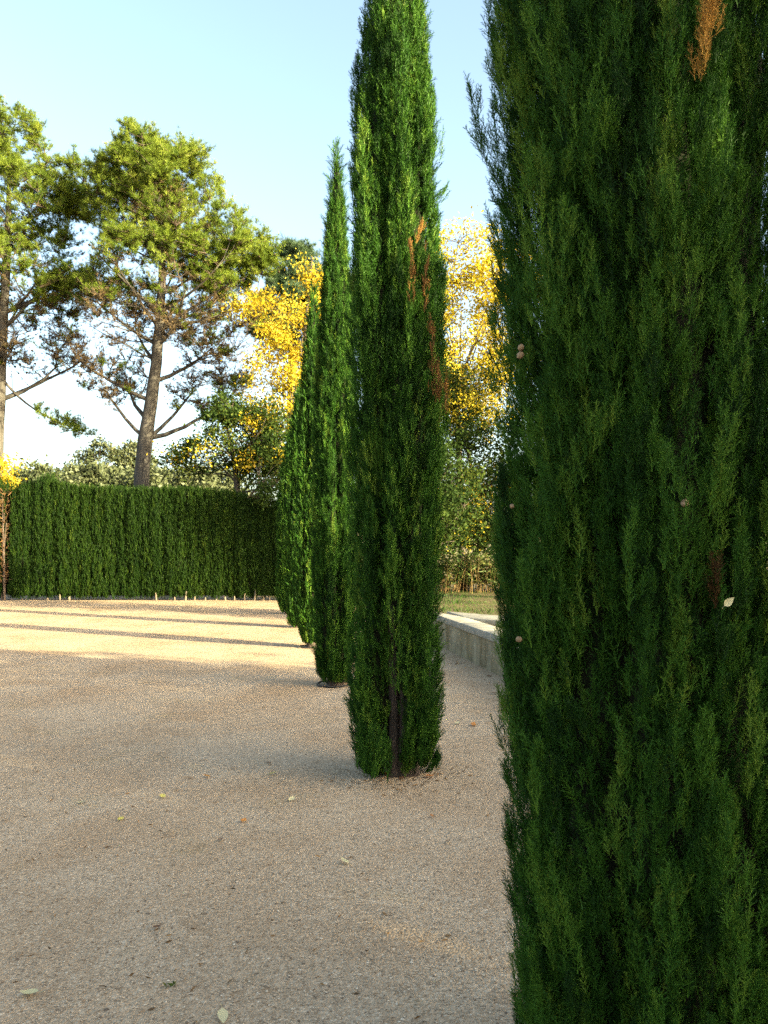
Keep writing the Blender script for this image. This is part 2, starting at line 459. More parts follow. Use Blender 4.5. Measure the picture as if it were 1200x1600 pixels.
# ---- the near cypress
c1 = (1.10, 2.10, 0)
def dens1(a, z):
    toward = np.cos(a-math.atan2(-c1[1], -c1[0]))
    d = np.where(toward > -.25, 1.0, .22)
    return np.where(z > 3.6, d*.35, d)
def col1(px, py, r=.40):
    return on_column(px, py, c1[0], c1[1], r)
def side1(px, py, off=0.0):       # a point at the silhouette depth of the near tree
    return depth_at(px, py, 2.25+off)
prof1 = [(.03, .37), (.2, .415), (.5, .436), (.9, .446), (1.5, .456), (2.4, .462), (3.4, .455), (4.4, .33), (5.3, .22), (6.1, .10), (6.5, .02)]
def colx(px, py, r):
    return col1(px, py, r+.02)
ex1 = [
    (colx(862, 540, .35), colx(846, 236, .43), .095, .72),
    (colx(905, 560, .35), colx(885, 330, .42), .085, .60),
    (colx(880, 300, .34), colx(962, 180, .44), .055, .60),
    (colx(915, 330, .34), colx(930, 140, .43), .060, .50),
    (colx(905, 180, .34), colx(828, 20, .42), .060, .55),
    (side1(800, 330, .1), side1(738, 140), .045, .35),
    (side1(795, 290, .05), side1(748, 205, -.04), .040, .35),
    (side1(795, 130, .1), side1(764, 6), .035, .3),
    (side1(796, 1180, .05), side1(776, 1122, .0), .018, .3),
    (colx(940, 690, .36), colx(965, 590, .43), .030, .75),
    (colx(915, 760, .36), colx(925, 660, .42), .040, .60),
    (colx(1045, 930, .36), colx(1080, 790, .43), .040, .55),
    (colx(1150, 1560, .36), colx(1130, 1290, .43), .07, .60),
    (colx(1075, 430, .36), colx(1130, 255, .43), .05, .45),
    (colx(985, 960, .36), colx(990, 800, .42), .05, .5),
    (colx(830, 1000, .37), colx(850, 780, .42), .05, .4),
]
t1 = cypress(c1, 6.5, prof1, 7, 900, 36, .074, SPRAY_FINE, (.24, .55), (.032, .068),
             'largest and nearest dark green cypress, filling the right edge of the picture', ROW,
             density=dens1, extra=ex1, trunk_r=.10, filler=13000, n_cleft=22, solid=math.atan2(1.10, -2.10),
             dead=[(col1(1093, 120, .41), col1(1112, -10, .465), .034, 40, .97, 'orange dead spray near the top of the crown'),
                   (col1(1118, 940, .40), col1(1112, 880, .43), .018, 8, .05, 'small brown dead twig')])
def cone_mesh(rad, seed):
    rng = np.random.default_rng(seed); acc = Acc(); nu, nv = 9, 12
    th = np.linspace(0.02, PI-.02, nu); a = np.arange(nv)/nv*2*PI
    T, A = np.meshgrid(th, a, indexing='ij')
    rr = rad*(1+.13*np.cos(4*A)*np.cos(5*T)+.03*rng.normal(size=T.shape))
    V = np.stack([rr*np.sin(T)*np.cos(A), rr*np.sin(T)*np.sin(A), rr*1.12*np.cos(T)], -1).reshape(-1, 3)
    i = np.arange(nu-1)[:, None]*nv; j = np.arange(nv)[None]; j2 = (j+1) % nv
    acc.add(V, np.stack([i+j, i+nv+j, i+nv+j2, i+j2], -1).reshape(-1, 4))
    return acc
for k, (px, py, s) in enumerate([(814, 543, .008), (813, 555, .009), (1070, 786, .009), (800, 791, .006), (811, 999, .0075)]):
    o = cone_mesh(s, k).build('cone', M['cone'], t1, smooth=True)
    p = col1(px, py, .45)-np.array(c1); o.location = p; o.rotation_euler = (.4*k, .3, k)

# ---- second cypress, with the parted skirt that shows its stems
c2 = (.968, 5.46, 0)
CA2 = math.atan2(-c2[1], -c2[0])
def angd(a, b):
    return (a-b+PI) % (2*PI)-PI
def mask2(a, z):
    d = angd(a, CA2)
    slot = (z < 1.15) & (np.abs(d+.10*(z-.9)-(-.06)) < .26*np.clip((1.25-z)/.7, .25, 1.0)+.10)
    return slot
def dens2(a, z):
    return np.where(np.cos(a-CA2) > -.25, 1.0, .35)
def col2(px, py, r=.36):
    return on_column(px, py, c2[0], c2[1], r+.02)
prof2 = [(.04, .26), (.14, .33), (.35, .365), (.7, .375), (1.3, .378), (2.2, .392), (3.2, .378), (3.9, .35), (4.6, .335), (5.1, .285), (5.6, .20), (6.1, .10), (6.5, .015)]
DB = 'rust-brown dead spray down the right side of the crown'
ex2 = [(depth_at(668, 330, 5.45), depth_at(707, 285, 5.45), .045, .4), (depth_at(672, 260, 5.4), depth_at(692, 205, 5.4), .05, .45),
       (col2(572, 1215, .34), col2(588, 1140, .40), .10, .35), (col2(594, 1215, .34), col2(602, 1150, .40), .08, .30), (col2(580, 1210, .36), col2(596, 1165, .43), .07, .45),
       (col2(575, 520, .34), col2(548, 492, .40), .04, .6)]
cypress(c2, 6.5, prof2, 11, 680, 29, .105, SPRAY_MID, (.26, .70), (.038, .082),
        'tall full cypress with parted skirt baring its brown stems, rust-brown dead patches high up', ROW,
        density=dens2, mask=mask2, extra=ex2, trunk_r=.062, rib=1.45, lean=(.003, 0), filler=8000, split=((.045, -.09), (-.035, -.11), (.105, -.10)),
        dead=[(col2(645, 480, .35), col2(640, 380, .37), .032, 22, .55, DB), (col2(648, 380, .33), col2(664, 345, .36), .025, 12, .8, DB),
              (col2(666, 490, .35), col2(664, 385, .375), .03, 20, .35, DB), (col2(678, 630, .36), col2(672, 500, .385), .045, 34, .3, DB),
              (col2(684, 670, .35), col2(682, 570, .375), .033, 20, .35, DB), (col2(690, 660, .345), col2(697, 590, .37), .03, 14, .55, DB)])
# ---- the rest of the row
def dens_far(x, y):
    ca = math.atan2(-y, -x)
    return lambda a, z: np.where(np.cos(a-ca) > -.3, 1.0, .45)
cypress((.93, 9.07, 0), 6.25, [(.10, .15), (.3, .23), (.7, .26), (1.5, .275), (2.8, .275), (3.6, .245), (4.3, .20), (4.9, .15), (5.5, .105), (5.95, .05), (6.25, .01)],
        21, 620, 20, .115, SPRAY_MID, (.26, .6), (.030, .060), 'slender tapering cypress with a black hose ring at its foot, just beyond the brown-patched one', ROW,
        density=dens_far(.93, 9.07), trunk_r=.07, filler=3600, rib=1.3)
cypress((.93, 12.68, 0), 5.75, [(.15, .15), (.4, .25), (.9, .31), (1.6, .325), (2.6, .32), (3.4, .28), (4.1, .21), (4.7, .15), (5.2, .09), (5.75, .01)],
        22, 560, 17, .12, SPRAY_FAR, (.30, .75), (.034, .062), 'cypress lit yellow-green down one side, its two-pointed top seen against yellow leaves', ROW,
        density=dens_far(.93, 12.68), trunk_r=.07, filler=3600, rib=1.3)
cypress((.90, 16.05, 0), 4.9, [(.10, .20), (.4, .29), (.9, .325), (2.0, .325), (3.0, .29), (3.7, .23), (4.3, .14), (4.9, .01)],
        23, 460, 16, .125, SPRAY_FAR, (.30, .75), (.036, .065), 'mostly hidden cypress second from the far end of the row', ROW, density=dens_far(.9, 16), trunk_r=.07, filler=3600, rib=1.3)
cypress((.86, 19.55, 0), 4.35, [(.10, .20), (.4, .28), (.9, .31), (2.0, .31), (2.8, .28), (3.5, .2), (4.0, .11), (4.35, .01)],
        24, 420, 15, .13, SPRAY_FAR, (.30, .75), (.036, .065), 'farthest cypress of the row, standing against the hedge', ROW, density=dens_far(.86, 19.5), trunk_r=.07, filler=3600, rib=1.3)

def hose_ring(loc, r, seed, label):
    rng = np.random.default_rng(seed); acc = Acc()
    a = np.linspace(0, 2*PI, 37); ph = rng.uniform(0, 6, 2)
    pts = np.stack([(r+.012*np.sin(3*a+ph[0]))*np.cos(a), (r+.012*np.sin(2*a+ph[1]))*np.sin(a), .012+.010*np.maximum(0, np.sin(2*a+ph[0]))], -1)
    tube(acc, pts, .010, 6)
    o = acc.build('irrigation_hose', M['hose'], smooth=True); o.location = loc
    tag(o, label, 'hose', 'irrigation hoses round the cypress feet')
hose_ring((.93, 9.07, 0), .20, 1, 'black irrigation hose ringing the foot of the slender tapering cypress')
hose_ring((.93, 12.68, 0), .20, 2, 'black irrigation hose ringing the foot of the yellow-green lit cypress')

# ------------------------------------------------------------------ branching trees
def dome_points(rng, n, ells, shell=(.0, 1.0)):
    """points in a union of ellipsoids (center, radii), by volume"""
    vol = np.array([np.prod(e[1]) for e in ells])**.62; k = rng.choice(len(ells), n, p=vol/vol.sum())
    d = unit(rng.normal(size=(n, 3)))
    r = (rng.uniform(shell[0]**3, shell[1]**3, n))**(1/3)
    c = np.array([e[0] for e in ells])[k]; R = np.array([e[1] for e in ells])[k]
    return c+d*r[:, None]*R

def nearest_nodes(P, nodes, drop=0.35, maxlow=0.0):
    """index of the nearest node, preferring nodes below and inward"""
    out = np.zeros(len(P), int)
    for s in range(0, len(P), 400):
        q = P[s:s+400, None]-nodes[None]
        dist = np.linalg.norm(q, axis=-1)+np.maximum(0, maxlow-q[..., 2])*drop*4
        out[s:s+400] = dist.argmin(1)
    return out

def limbs(acc, targets, nodes, rads, rng, n=6, r_fac=.55, r_min=.006, sag=.1, lift=.15, sides=5, wob=.05, drop=.5, maxlow=0.0, r_end=.35):
    """grow one curved limb from the nearest node to every target; returns the new nodes and their radii"""
    idx = nearest_nodes(targets, nodes, drop, maxlow)
    N, Rr = [], []
    for t, i in zip(targets, idx):
        o = nodes[i]; l = np.linalg.norm(t-o)
        if l < 1e-3: continue
        r0 = max(r_min, min(rads[i]*r_fac, .035*l+.4*r_min))
        mid = (o+t)/2+np.array([0, 0, -sag*l])+rng.normal(size=3)*wob*l
        p = bez(o, mid, t+np.array([0, 0, lift*0]), n)
        p[1:-1] += rng.normal(size=(n-2, 3))*wob*.35*l/n*2
        r = np.linspace(r0, max(r0*r_end, r_min*.5), n)
        tube(acc, p, r, sides)
        N.append(p[1:]); Rr.append(r[1:])
    return np.concatenate(N), np.concatenate(Rr)

def trunk_tube(pts, rad, rng, n=22, sides=12):
    pts = np.asarray(pts, float); s = np.linspace(0, 1, len(pts)); q = np.linspace(0, 1, n)
    P = np.stack([np.interp(q, s, pts[:, k]) for k in range(3)], -1)
    for _ in range(2):
        P[1:-1] = (P[:-2]+2*P[1:-1]+P[2:])/4
    r = np.interp(q, s, rad)
    return P, r

def pine(loc_px, depth, trunk_px, trunk_r, ells_px, seed, label, n1=26, n2=230, n3=2100, clumps=90, mat='needle', green_line=None, tuft=.185, low=(), dry=True, group=None, tn=13, live_at=(), boughs=()):
    rng = np.random.default_rng(seed)
    P0 = depth_at(*loc_px, depth); base = np.array([P0[0], P0[1], 0.0])
    root = thing('pine_tree', label, 'tree', group, base)
    k = depth/FOC
    W = lambda px, py, d=0.0: depth_at(px, py, depth+d)-base
    pts = [W(*t) for t in trunk_px]; pts[0][2] = -.1
    P, r = trunk_tube(pts, trunk_r, rng)
    wood = Acc(); tube(wood, P, r, 12, rough=.05, rng=rng)
    ells = [(W(px, py, dz), np.array([rx*k, ry_ or rx*k, rz*k])) for (px, py, rx, rz, dz, ry_) in ells_px]
    # foliage puffs
    cl = dome_points(rng, clumps, ells, (.62, 1.0))
    inner = dome_points(rng, n1*3, ells, (.45, .85))
    zlo = P[:, 2].max()*.34
    tn_ = P[P[:, 2] > zlo]; tr_ = r[P[:, 2] > zlo]
    l1 = inner[:n1]
    for (px, py, dd) in low:
        l1 = np.vstack([l1, W(px, py, dd)])
    # limbs leave the trunk lower than they end
    n_a, r_a = limbs(wood, l1, tn_, tr_, rng, 9, .40, .026, .10, 0, 6, .05, drop=.6, maxlow=1.3)
    for bl, br in boughs:
        bp, brr = trunk_tube([W(*q_) for q_ in bl], br, rng, 12); tube(wood, bp, brr, 6)
        n_a = np.vstack([n_a, bp[2:]]); r_a = np.concatenate([r_a, brr[2:]])
    nodes = np.vstack([tn_[len(tn_)//2:], n_a]); rr = np.concatenate([tr_[len(tn_)//2:], r_a])
    l2 = np.vstack([dome_points(rng, n2-clumps, ells, (.35, .95)), cl])
    n_b, r_b = limbs(wood, l2, nodes, rr, rng, 6, .55, .014, .04, 0, 4, .07, drop=.4, maxlow=.2)
    tr = wood.build('trunk', M['pine_bark'], root, smooth=True)
    nodes2 = np.vstack([n_a, n_b]); rr2 = np.concatenate([r_a, r_b])
    LA = [(W(px, py, dd), rr_) for (px, py, dd, rr_) in live_at]
    q = cl[rng.integers(0, len(cl), n3)]+rng.normal(size=(n3, 3))*np.array([.36, .36, .20])
    for c_, rr_ in LA:
        q = np.vstack([q, c_+rng.normal(size=(int(150*rr_**2.2*(.3 if rr_ <= .6 else 1)), 3))*rr_*(np.array([.9, .9, .35]) if rr_ <= .6 else np.array([.55, .55, .3]))])
    l3 = np.vstack([q, dome_points(rng, int(n3*.95), ells, (.25, .98))])
    tw = Acc()
    idx = nearest_nodes(l3, nodes2, .4, .1)
    # which twigs are alive: outer and upper ones
    gl = green_line
    green, dryT = Acc(), Acc(); dead_tips = []
    cen = np.mean([e[0] for e in ells], 0)
    for t, i in zip(l3, idx):
        o = nodes2[i]; l = np.linalg.norm(t-o)
        if l < .02: continue
        if l > 1.6: continue
        mid = (o+t)/2+np.array([0, 0, -.08*l])+rng.normal(size=3)*.08*l
        p = bez(o, mid, t, 4)
        tube(tw, p, np.linspace(.016, .006, 4), 3)
        dead_tips.append(t)
        alive = gl(t, rng) or any(np.linalg.norm(t-c_) < rr_*1.3 for c_, rr_ in LA)
        m_ = tn if alive else 6
        uu = rng.uniform(.3, 1.0, m_)
        pos = (1-uu)[:, None]**2*o+2*(uu*(1-uu))[:, None]*mid+(uu**2)[:, None]*t
        d = unit(t-mid)*.5+np.array([0, 0, .45])+rng.normal(size=(m_, 3))*.38
        pos = pos+rng.normal(size=pos.shape)*.05
        which = rng.integers(0, 5)
        if alive:
            green.inst(*TUFT[which], frames(d, rng), tuft*rng.uniform(.7, 1.25, m_), pos, np.clip(rng.normal(.45, .2)+rng.normal(size=m_)*.12, 0, 1))
        elif dry:
            dryT.inst(*TUFT[which], frames(d, rng), tuft*.75*rng.uniform(.6, 1.1, m_), pos, np.clip(rng.normal(.35, .25)+rng.normal(size=m_)*.12, 0, 1))
    if dryT.n:
        # small dark cones clinging to the dry inner branches
        dt_ = np.array(dead_tips); dt_ = dt_[dt_[:, 2] < np.percentile(dt_[:, 2], 60)]
        k_ = rng.integers(0, len(dt_), 420); cp = dt_[k_]+rng.normal(size=(420, 3))*.025
        th = np.array([(0, 0, 1), (1, 0, 0), (0, 1, 0), (-1, 0, 0), (0, -1, 0), (0, 0, -1.3)], float)*.5
        tf = np.array([(0, 1, 2), (0, 2, 3), (0, 3, 4), (0, 4, 1), (5, 2, 1), (5, 3, 2), (5, 4, 3), (5, 1, 4)])
        dryT.inst(th, tf, frames(rng.normal(size=(420, 3)), rng), rng.uniform(.07, .12, 420), cp, .02)
    tw.build('twigs', M['twig'], root)
    if dryT.n: dryT.build('dry_foliage', M['dry_needle'], root)
    green.build('crown', M[mat], root)
    return root

def leafy(name, base, trunk_pts, trunk_r, ells, seed, label, cat, leaves, leaf, mats, bark='tree_bark', n1=10, n2=60, clumps=60, spread=.30, tmpl=LEAF,
          shell=(.3, 1.0), group=None, droop=.3, tint=(.5, .22), patch=None, extra_mat=None, wood_r=.012):
    """broadleaf tree or shrub: trunk + limbs, and leaves gathered in sprays at the limb ends (world coordinates in, local out)"""
    rng = np.random.default_rng(seed); base = np.array(base, float)
    root = thing(name, label, cat, group, base)
    P, r = trunk_tube([np.array(p)-base for p in trunk_pts], trunk_r, rng, 14)
    wood = Acc(); tube(wood, P, r, 9, rough=.05, rng=rng)
    E = [(np.array(c)-base, np.array(R)) for c, R in ells]
    l1 = dome_points(rng, n1, E, (.4, .8))
    na, ra = limbs(wood, l1, P[2:], r[2:], rng, 8, .5, wood_r*1.4, -.03, 0, 5, .06, drop=.7, maxlow=.8)
    cl = dome_points(rng, clumps, E, shell)
    nodes = np.vstack([P[4:], na]); rr = np.concatenate([r[4:], ra])
    nb, rb = limbs(wood, np.vstack([dome_points(rng, n2, E, (.3, .9)), cl]), nodes, rr, rng, 5, .5, wood_r*.6, -.02, 0, 4, .08, drop=.5, maxlow=.2)
    wood.build('trunk', M[bark], root, smooth=True)
    k = rng.integers(0, len(cl), leaves)
    size = rng.uniform(.5, 1.3, len(cl))
    pos = cl[k]+rng.normal(size=(leaves, 3))*np.array([1, 1, .75])*spread*size[k][:, None]
    d = rng.normal(size=(leaves, 3))*.8+np.array([0, 0, -droop])
    s = leaf*rng.uniform(.6, 1.3, leaves)
    ct = rng.normal(0, tint[1]*.7, len(cl))
    tt = np.clip(tint[0]+ct[k]+rng.normal(size=leaves)*tint[1]*.6, 0, 1)
    if patch is not None:
        sel = patch(cl, rng)[k]
    else:
        sel = np.zeros(leaves, bool)
    A = Acc(); Fm = frames(d, rng)
    A.inst(*tmpl, Fm[~sel], s[~sel], pos[~sel], tt[~sel])
    if sel.any(): A.inst(*tmpl, Fm[sel], s[sel], pos[sel], tt[sel], 1)
    A.build('crown', [M[m_] for m_ in mats], root)
    return root

# ------------------------------------------------------------------ pines behind the hedge
def live(zmin, center, rad, soft=.8):
    """needles survive on the outer, upper part of the crown"""
    def f(p, rng):
        q = (p-center)/rad
        out = np.linalg.norm(q)
        return (p[2] > zmin+soft*rng.normal()) and (out > .5 or rng.uniform() < .35) or (rng.uniform() < .05)
    return f
D1 = 30.0
b1 = depth_at(218, 760, D1)
cen1 = depth_at(258, 360, D1)-np.array([b1[0], b1[1], 0]); k1 = D1/FOC
pine((218, 760), D1, [(214, 770), (222, 720), (233, 650), (245, 570), (249, 500), (255, 430), (252, 360), (247, 300), (240, 250)], [.31, .28, .245, .21, .175, .14, .10, .065, .03],
     [(222, 258, 62, 56, 0, 1.8), (272, 268, 56, 50, .2, 1.7), (185, 270, 40, 40, .2, 1.4), (262, 320, 105, 80, 0, 2.8), (210, 330, 88, 50, .5, 2.2), (340, 375, 92, 62, .3, 2.4), (265, 440, 140, 90, 0, 3.0), (330, 500, 85, 80, 0, 2.2), (180, 510, 80, 80, 0, 2.2), (330, 600, 70, 45, .5, 1.6), (175, 590, 75, 40, .5, 1.6)],
     101, 'broad umbrella-crowned pine with a leaning grey trunk rising behind the hedge', n1=26, n2=240, n3=2300, clumps=105,
     live_at=[(400, 400, .3, 1.0), (345, 420, .6, .8), (130, 420, .3, .6)],
     green_line=live(11.6, cen1, np.array([3.9, 3.2, 4.6])), low=[(330, 545, .3), (400, 470, .6), (350, 628, .2), (120, 560, .2), (150, 470, .2), (165, 610, 0)])
D2 = 31.5
b2 = depth_at(0, 760, D2)
cen2 = depth_at(10, 330, D2)-np.array([b2[0], b2[1], 0])
pine((-4, 760), D2, [(-6, 770), (-4, 690), (0, 600), (5, 500), (10, 420), (14, 330), (14, 230)], [.25, .235, .22, .19, .15, .10, .04],
     [(15, 230, 68, 72, 0, 2.0), (5, 320, 120, 70, 0, 2.8), (100, 290, 50, 45, .5, 1.4), (10, 430, 130, 80, 0, 2.6), (110, 460, 60, 30, 0, 1.2), (60, 540, 90, 50, 0, 1.8), (-90, 400, 90, 90, 0, 2.4)],
     102, 'pine at the left edge of the picture with drooping bare lower boughs', n1=22, n2=190, n3=1750, clumps=80,
     live_at=[(100, 440, .2, .75), (70, 445, .2, .6), (145, 450, .2, .5), (70, 645, 0, .35), (98, 660, 0, .6), (122, 672, 0, .5), (85, 655, .2, .5), (110, 660, -.2, .5)],
     boughs=[([(2, 590), (25, 618, 0), (60, 645, 0), (95, 660, 0), (128, 678, 0)], [.06, .05, .035, .02, .008])],
     green_line=live(12.0, cen2, np.array([3.6, 3.0, 4.8])), low=[(125, 440, 0), (-100, 560, 0)])
D3 = 42.0
b3 = depth_at(455, 760, D3)
cen3 = depth_at(455, 430, D3)-np.array([b3[0], b3[1], 0])
pine((455, 760), D3, [(455, 770), (456, 600), (458, 480), (462, 400)], [.30, .25, .17, .05],
     [(462, 425, 42, 40, 0, 1.8), (450, 490, 62, 55, 0, 2.2), (520, 480, 60, 70, 0, 2.2)],
     103, 'bluish-green pine top showing between the broad pine and the row of cypresses', n1=12, n2=90, n3=1400, clumps=45, mat='needle_blue',
     green_line=live(12.0, cen3, np.array([2.6, 2.4, 3.4])), tuft=.24)
# a drooping live bough of the left pine
# ------------------------------------------------------------------ yellow autumn trees and dark understory
def W(px, py, d):
    return depth_at(px, py, d)
def ell(px, py, d, rx, rz, ry=None):
    k = d/FOC
    return (W(px, py, d), (rx*k, ry if ry else rx*k, rz*k))
def base_at(px, d):
    p = W(px, 760, d); return (p[0], p[1], 0.0)
D = 27.5
leafy('autumn_tree', base_at(470, D), [base_at(470, D), W(468, 700, D), W(470, 600, D), W(480, 480, D), W(488, 400, D)], [.14, .12, .09, .05, .015],
      [ell(485, 430, D, 22, 45), ell(455, 520, D, 55, 55), ell(435, 580, D, 62, 55), ell(425, 650, D, 52, 45), ell(400, 480, D, 40, 22), ell(500, 560, D, 45, 90)], 201,
      'golden yellow autumn tree rising beside the broad pine, left of the cypress row', 'tree', 12500, .11, ['yellow'], n1=14, n2=70, clumps=120, spread=.26)
D = 31.0
leafy('autumn_tree', base_at(722, D), [base_at(722, D), W(722, 800, D), W(716, 690, D), W(713, 610, D)], [.15, .14, .11, .06],
      [ell(730, 400, D, 62, 55, 1.2), ell(725, 470, D, 75, 50, 1.4), ell(735, 570, D, 75, 60, 1.4), ell(800, 480, D, 60, 110, 1.6), ell(650, 500, D, 55, 110, 1.6), ell(730, 650, D, 80, 50, 1.5), ell(725, 600, D, 70, 50, 1.4)], 202,
      'airy pale yellow tree with slim bare stems beyond the low wall', 'tree', 23000, .135, ['yellow', 'darkleaf'], n1=26, n2=170, clumps=270, spread=.30, tint=(.68, .2),
      patch=lambda c, rng: rng.uniform(size=len(c)) < np.clip((8.6-c[:, 2])/3.0, 0, .8), wood_r=.02)
D = 26.3
leafy('leafy_tree', base_at(372, D), [base_at(372, D), W(372, 760, D), W(362, 700, D), W(350, 650, D)], [.11, .10, .07, .02],
      [ell(360, 690, D, 62, 48, 1.3), ell(300, 715, D, 50, 28, 1.0), ell(410, 715, D, 45, 42, 1.2), ell(350, 640, D, 45, 26, 1.0), ell(405, 765, 24.6, 32, 16, .5), ell(425, 680, D, 42, 55, 1.2), ell(440, 735, D, 40, 40, 1.2)], 203,
      'dark green leafy tree with yellowing sprays overhanging the hedge top', 'tree', 22000, .11, ['darkleaf', 'yellow'], n1=16, n2=70, clumps=170, spread=.22,
      patch=lambda c, rng: rng.uniform(size=len(c)) < .08)
D = 23.0
leafy('leafy_tree', base_at(668, D), [base_at(668, D), W(668, 850, D), W(660, 760, D), W(655, 660, D)], [.13, .12, .08, .02],
      [ell(660, 740, D, 85, 70, 1.7), ell(690, 800, D, 60, 60, 1.4), ell(620, 690, D, 70, 60, 1.5)], 204,
      'dark tree mostly behind the brown-patched cypress, its foliage showing beyond the low wall', 'tree', 20000, .105, ['darkleaf'], n1=14, n2=70, clumps=130, spread=.32, tint=(.4, .2))
D = 27.0
leafy('leafy_tree', base_at(805, D), [base_at(805, D), W(785, 850, D), W(742, 760, D), W(722, 660, D)], [.11, .10, .08, .03],
      [ell(735, 730, D, 60, 70, 1.5), ell(760, 790, D, 75, 70, 1.7), ell(725, 670, D, 55, 40, 1.3), ell(730, 825, D, 70, 40, 1.4), ell(700, 800, D, 40, 60, 1.2), ell(725, 610, D, 62, 48, 1.3)], 205,
      'green bushy tree with bare arching branches above the reeds', 'tree', 29000, .105, ['darkleaf', 'yellow'], n1=16, n2=100, clumps=160, spread=.34, tint=(.5, .22),
      patch=lambda c, rng: rng.uniform(size=len(c)) < np.where(c[:, 2] > 5.6, .30, .05), wood_r=.018)
D = 25.5
leafy('leafy_tree', base_at(905, D), [base_at(905, D), W(905, 850, D), W(905, 740, D), W(905, 560, D)], [.18, .16, .11, .03],
      [ell(905, 720, D, 130, 150, 2.6), ell(920, 540, D, 115, 120, 2.3)], 206,
      'green tree beyond the pond, nearly hidden behind the largest cypress', 'tree', 12000, .17, ['darkleaf'], n1=12, n2=50, clumps=150, spread=.40, tint=(.55, .2))
D = 27.5
leafy('yellow_shrub', base_at(2, D), [base_at(2, D), W(2, 860, D), W(4, 760, D)], [.07, .06, .02],
      [ell(3, 745, D, 20, 50), ell(-25, 740, D, 35, 40), ell(8, 800, D, 12, 50)], 207,
      'golden yellow shrub glowing behind the gap in the hedge', 'shrub', 3000, .11, ['yellow'], n1=6, n2=20, clumps=50, spread=.2)

# ------------------------------------------------------------------ distant hill with olives
acc = Acc()
gx = np.linspace(-160, 160, 61); gy = np.linspace(38, 240, 41)
X, Y = np.meshgrid(gx, gy, indexing='ij')
rng = np.random.default_rng(5)
Zh = 5.2*np.clip((Y-40)/50, 0, 1)**1.3+.5*np.sin(X*.07+1)*np.clip((Y-45)/20, 0, 1)+.35*np.sin(X*.19+Y*.1)*np.clip((Y-45)/20, 0, 1)-.35
V = np.stack([X, Y, Zh], -1).reshape(-1, 3)
i = np.arange(60)[:, None]*41; j = np.arange(40)[None]
acc.add(V, np.stack([i+j, i+41+j, i+42+j, i+j+1], -1).reshape(-1, 4))
tag(acc.build('hillside', M['hill'], smooth=True), kind='structure')
def hill_z(x, y):
    return 5.2*np.clip((y-40)/50, 0, 1)**1.3+.5*math.sin(x*.07+1)*np.clip((y-45)/20, 0, 1)+.35*math.sin(x*.19+y*.1)*np.clip((y-45)/20, 0, 1)-.35
ol = [(20, 66, 732, 30, 'olive'), (62, 62, 730, 34, 'olive'), (108, 68, 733, 34, 'olive'), (140, 60, 737, 30, 'olive'), (182, 64, 732, 36, 'olive'), (228, 60, 732, 34, 'olive'), (268, 66, 734, 32, 'olive'),
      (305, 62, 732, 34, 'olive'), (345, 68, 728, 36, 'olive'), (-25, 64, 722, 36, 'olive'), (158, 84, 690, 34, 'oak'), (212, 86, 692, 28, 'oak')]
lab_o = {20: 'grey-green olive tree behind the hedge next to the yellow shrub', 62: 'grey-green olive tree directly behind the hedge sprout that sticks up',
         108: 'grey-green olive tree between the hedge sprout and the two dark distant trees', 140: 'low olive tree below the left of the two dark distant trees',
         182: 'olive tree below the gap between the two dark distant trees', 228: 'olive tree half behind the leaning pine trunk', 268: 'olive tree just right of the leaning pine trunk',
         305: 'olive tree glimpsed under the dark overhanging leaves', 345: 'olive tree almost lost behind the dark overhanging leaves', -25: 'olive tree at the far left beyond the yellow shrub',
         158: 'larger round dark tree on the skyline, left of the leaning pine trunk', 212: 'dark skyline tree touching the leaning pine trunk'}
for q, (px, d, ytop, rpx, kind) in enumerate(ol):
    p = W(px, ytop, d); zb = float(hill_z(p[0], p[1])); k = d/FOC
    rz = max(1.2, (p[2]-zb)*.42); rx = rpx*k*1.1
    cen = np.array([p[0], p[1], p[2]-rz*.92])
    leafy('olive_tree' if kind == 'olive' else 'oak_tree', (p[0], p[1], zb-.1), [(p[0], p[1], zb-.1), (p[0]+.1, p[1], zb+.8), (p[0], p[1], cen[2])], [.22, .18, .08],
          [(cen, (rx, rx, rz)), (cen+np.array([rx*.5, 0, -rz*.35]), (rx*.7, rx*.7, rz*.6)), (cen+np.array([-rx*.5, 0, -rz*.3]), (rx*.7, rx*.7, rz*.6))], 300+q, lab_o[px], 'tree',
          9000, .36, [kind], n1=6, n2=20, clumps=170, spread=.36, tmpl=LEAF, shell=(.55, 1.0), group='trees on the far slope', droop=0)

